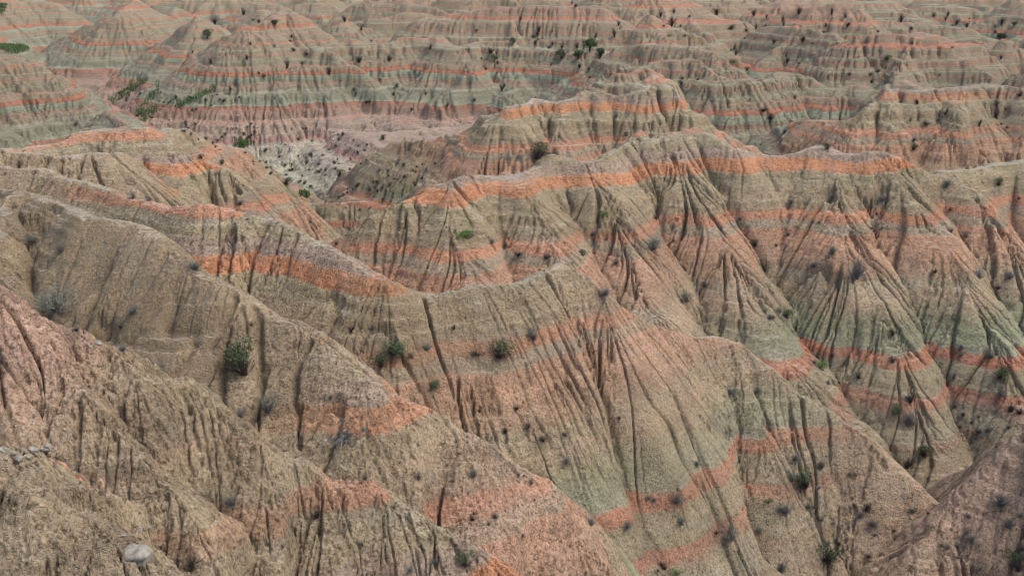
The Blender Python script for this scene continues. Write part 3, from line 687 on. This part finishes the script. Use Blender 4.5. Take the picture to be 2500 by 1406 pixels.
plant('grass', 232, 812, 50, label='straw coloured dry grass tuft on the pale ledge of the lower left spur')
# many small ones, where the photograph is dotted with them
LAP = H4[2:-2, 2:-2]-(H4[4:, 2:-2]+H4[:-4, 2:-2]+H4[2:-2, 4:]+H4[2:-2, :-4])*.25
def hollow(h):
    i, j = h[3]//4-2, h[4]//4-2
    if not (0 <= i < LAP.shape[0] and 0 <= j < LAP.shape[1]): return 0
    return -LAP[i, j]
def poly_in(x, y, p):
    c = False
    for (x1, y1), (x2, y2) in zip(p, p[1:]+p[:1]):
        if (y1 > y) != (y2 > y) and x < (x2-x1)*(y-y1)/(y2-y1)+x1: c = not c
    return c
def scatter(n, poly, kinds, w0, w1, group, label, gully=None):
    xs = [p[0] for p in poly]; ys = [p[1] for p in poly]; k = 0
    for _ in range(n*60):
        if k >= n: break
        x, y = prnd.uniform(min(xs), max(xs)), prnd.uniform(min(ys), max(ys))
        if not poly_in(x, y, poly): continue
        h = hit(x, y)
        if h is None or (gully is not None and hollow(h) < gully): continue
        plant(prnd.choice(kinds), x, y, prnd.uniform(w0, w1), group, label); k += 1
scatter(110, [(400, 300), (620, 300), (900, 330), (900, 400), (740, 465), (640, 420)], ['green', 'dead', 'dead', 'grey'], 8, 17, 'shrubs dotted over the pale valley slope', 'small dark shrub among many on the pale lower slope above the white valley floor')
scatter(30, [(280, 215), (520, 215), (640, 230), (420, 300), (300, 290)], ['green', 'dead'], 8, 15, 'shrubs beside the grassy gullies', 'small dark shrub beside the grassy gullies at the upper left of the valley')
scatter(45, [(790, 480), (980, 390), (1100, 390), (1000, 470), (860, 545)], ['green', 'dead', 'grey'], 9, 18, 'shrubs on the dark striped slope', 'small dark shrub on the steep striped slope falling left into the canyon')
scatter(34, [(1300, 560), (2480, 500), (2500, 1100), (2200, 1150), (1900, 800)], ['grey', 'dead', 'dead', 'sage'], 10, 22, 'shrubs in the gullies below the long ridge', 'small twiggy shrub in the gullies below the long orange crested ridge', .02)
scatter(26, [(1500, 1230), (2080, 1080), (2290, 1260), (2180, 1400), (1560, 1400)], ['grey', 'dead', 'sage'], 10, 22, 'shrubs on the lower slope of the central spur', 'small twiggy shrub on the red banded foot of the central spur', .012)
scatter(8, [(1450, 830), (1800, 1100), (1600, 1200), (1200, 1100), (960, 960), (1200, 880)], ['grey', 'dead'], 8, 16, 'shrubs on the rilled face of the central spur', 'tiny twiggy shrub on the rilled tan face of the central spur', .015)
scatter(8, [(1000, 1160), (1280, 1130), (1400, 1300), (1200, 1330)], ['grey', 'dead', 'sage'], 10, 20, 'shrubs low on the left orange banded slope', 'small twiggy shrub low on the left slope under its orange band')
scatter(10, [(2300, 1300), (2500, 1130), (2500, 1400), (2250, 1400)], ['grey', 'sage'], 12, 24, 'shrubs on the bottom right slope', 'small grey shrub on the pinkish slope in the bottom right corner')
scatter(90, [(450, 40), (2500, 30), (2500, 330), (1850, 260), (1300, 200), (1150, 300), (780, 260), (450, 180)], ['brush', 'brush', 'dead', 'green'], 9, 20, 'dark scrub in the gullies of the far hills', 'small dark scrub plant in a gully of the far banded hills', .16)
scatter(40, [(1280, 10), (2500, 10), (2500, 120), (1300, 120)], ['brush', 'dead'], 8, 18, 'dark scrub near the top edge', 'small dark scrub plant among the farthest hills at the top', .05)
# labels that tell one from another
PLACE = {1: 'on the lowest left spur', 2: 'on the lower left tan spur', 3: 'on the orange banded left slope', 4: 'on the pale saddled central spur', 5: 'on the bottom right slope',
         6: 'under the long orange crest', 7: 'on the middle left ridge', 8: 'on the ridge left of the wash', 9: 'on the green banded left slope', 10: 'on the sharp peaked ridge',
         11: 'behind the sharp peak', 12: 'on the right banded domes', 13: 'on the dome beyond the wash', 14: 'on the upper left ridges', 15: 'on the top left hill', 0: 'among the far hills', 100: 'on the valley floor'}
NUM = ['', 'first', 'second', 'third', 'fourth', 'fifth', 'sixth', 'seventh', 'eighth', 'ninth', 'tenth', 'eleventh', 'twelfth', 'thirteenth', 'fourteenth', 'fifteenth', 'sixteenth', 'seventeenth', 'eighteenth', 'nineteenth', 'twentieth']
LOOK.update(sage='pale sage shrub', grey='grey twiggy shrub', green='dark green shrub', bright='bright green shrub', hang='drooping grey shrub', dead='leafless dark shrub', brush='leafless tree', tree='green juniper')
ORD = {}
for p in PLACED:
    if p['label'] != 'straw coloured dry grass tuft on the pale ledge of the lower left spur':
        sz = 'large' if p['w'] > 34 else ('small' if p['w'] > 15 else 'tiny')
        ORD.setdefault((p['kind'], p['id'], sz), []).append(p)
def give(L, look, pl, extra=''):
    if len(L) > 10 and extra.count(' ') < 2:
        key = 'py' if extra in ('', ) else 'px'
        L.sort(key=lambda p: p[key]); h = len(L)//2
        a, b = ('upper ', 'lower ') if key == 'py' else ('left-hand ', 'right-hand ')
        give(L[:h], look, pl, extra+a); give(L[h:], look, pl, extra+b); return
    L.sort(key=lambda p: p['px'])
    for n, p in enumerate(L):
        if len(L) == 1: t = f'{extra}{look} {pl}'
        elif n == 0: t = f'leftmost {extra}{look} {pl}'
        elif n == len(L)-1: t = f'rightmost {extra}{look} {pl}'
        else: t = f'{NUM[n+1]} {extra}{look} from left {pl}'
        p['label'] = t.replace('  ', ' ')
for (kind, gid, sz), L in ORD.items():
    pl = PLACE.get(gid, 'among the far hills'); look = sz+' '+LOOK[kind]
    if len(L) > 1:
        for p in L: p['group'] = f'{look}s {pl}'
    give(L, look, pl)
for p in PLACED:
    p['o']['label'] = p['label']
    if p['group']: p['o']['group'] = p['group']
# stones
def stone(px, py, wpx, flat, label, seed, rough=False):
    h = hit(px, py+wpx*.2)
    if h is None: return
    w = wpx/FPX*math.hypot(*h[:3])*1.1
    V, F = [], []; n, m = (6, 8) if rough else (20, 28); r_ = np.random.default_rng(seed); ox = r_.uniform(0, 50)
    for a in range(n+1):
        for b in range(m):
            t, f = math.pi*a/n, 2*math.pi*b/m
            x, y, z = math.sin(t)*math.cos(f), math.sin(t)*math.sin(f), math.cos(t)
            k = (1+r_.uniform(-.16, .16)*(math.sin(t) > .01)) if rough else 1+.22*float(vnoise(np.array([x*1.7+ox]), np.array([y*1.7+z*1.3]))[0])+.14*float(vnoise(np.array([x*4+ox]), np.array([y*4+z*5]))[0])
            V.append((x*.5*k, y*.5*k, z*.5*flat*k))
    for a in range(n):
        for b in range(m):
            F.append((a*m+b, a*m+(b+1) % m, (a+1)*m+(b+1) % m, (a+1)*m+b))
    me = mesh_from('boulder', V, F, 'stone'); me.polygons.foreach_set('use_smooth', [not rough]*len(F))
    o = bpy.data.objects.new('boulder', me); COL.objects.link(o); o.location = (h[0], h[1], h[2]-w*flat*(.05 if rough else .16)); o.scale = (w,)*3; o.rotation_euler = (.2, .25, seed)
    o['label'] = label; o['category'] = 'boulder'
stone(332, 1338, 60, .8, 'rounded whitish boulder set on the crest at the bottom left', 3)
CR_ = [(6, 1098, 30), (14, 1120, 11), (34, 1106, 14), (47, 1117, 20), (62, 1101, 9), (70, 1112, 12), (81, 1098, 22), (90, 1112, 8), (101, 1096, 13), (116, 1088, 24), (128, 1099, 9), (240, 838, 14), (222, 846, 11), (340, 1292, 12), (366, 1300, 10), (300, 1302, 13), (392, 1335, 12)]
NN = ['', 'first', 'second', 'third', 'fourth', 'fifth', 'sixth', 'seventh', 'eighth', 'ninth', 'tenth', 'eleventh']
for n, (a, b, c) in enumerate(CR_):
    if n < 11: t = ('leftmost', 'rightmost')[n == 10] if n in (0, 10) else NN[n+1]
    lab = f'{t} small angular white stone in the crumbly heap at the left edge' if n < 11 else ['', 'white stone chip on the ledge below the straw tuft', 'smaller white chip left of the straw tuft ledge', 'small white chip just above the whitish boulder', 'white chip right above the whitish boulder', 'small white chip left of the whitish boulder', 'white chip on the crest right of the whitish boulder'][n-10]
    stone(a, b, c, .7, lab, n+20, True)
# grass patches in the valley: sheets of blades following the ground
def grass_patch(poly, n, w0, w1):
    xs = [p[0] for p in poly]; ys = [p[1] for p in poly]; V, F = [], []
    for _ in range(n):
        x, y = prnd.uniform(min(xs), max(xs)), prnd.uniform(min(ys), max(ys))
        if not poly_in(x, y, poly): continue
        h = hit(x, y)
        if h is None: continue
        for q in range(5):
            a = prnd.uniform(0, 6.28); s = prnd.uniform(w0, w1); dx, dy = prnd.uniform(-.5, .5), prnd.uniform(-.5, .5); k = len(V)
            V += [(h[0]+dx-s*.3*math.cos(a), h[1]+dy-s*.3*math.sin(a), h[2]-.3), (h[0]+dx+s*.3*math.cos(a), h[1]+dy+s*.3*math.sin(a), h[2]-.3), (h[0]+dx+prnd.uniform(-.3, .3)*s, h[1]+dy+prnd.uniform(-.3, .3)*s, h[2]+s)]
            F.append((k, k+1, k+2))
    if not F: return
    me = mesh_from('valley_grass', V, F, 'grass'); o = bpy.data.objects.new('valley_grass', me); COL.objects.link(o)
    o['kind'] = 'stuff'; o['category'] = 'grass'; return o
G = [([(268, 245), (350, 190), (362, 198), (300, 240), (276, 256)], 900, 'bright green grass filling the leftmost gully of the upper valley'),
     ([(330, 290), (345, 255), (385, 205), (392, 214), (372, 250), (392, 262), (352, 298)], 420, 'sparse dark grass in the middle gully of the upper valley'),
     ([(430, 260), (480, 232), (528, 212), (530, 220), (480, 246), (440, 264)], 700, 'bright green grass strip in the gully right of the middle one'),
     ([(0, 108), (60, 112), (70, 122), (40, 131), (0, 122)], 700, 'green meadow grass under the dark top left hill'),
     ([(0, 12), (16, 12), (12, 28), (0, 34)], 250, 'green plain at the top left corner'),
     ([(566, 356), (600, 342), (618, 350), (590, 364)], 160, 'green grass patch on the lower pale valley slope'),
     ([(735, 470), (748, 470), (750, 480), (738, 480)], 120, 'bright grass at the bottom of the wash')]
for poly, n, lab in G:
    o = grass_patch(poly, n, .25, .6)
    if o: o['label'] = lab
print('plants', len(PLACED), _time.time()-_t0)
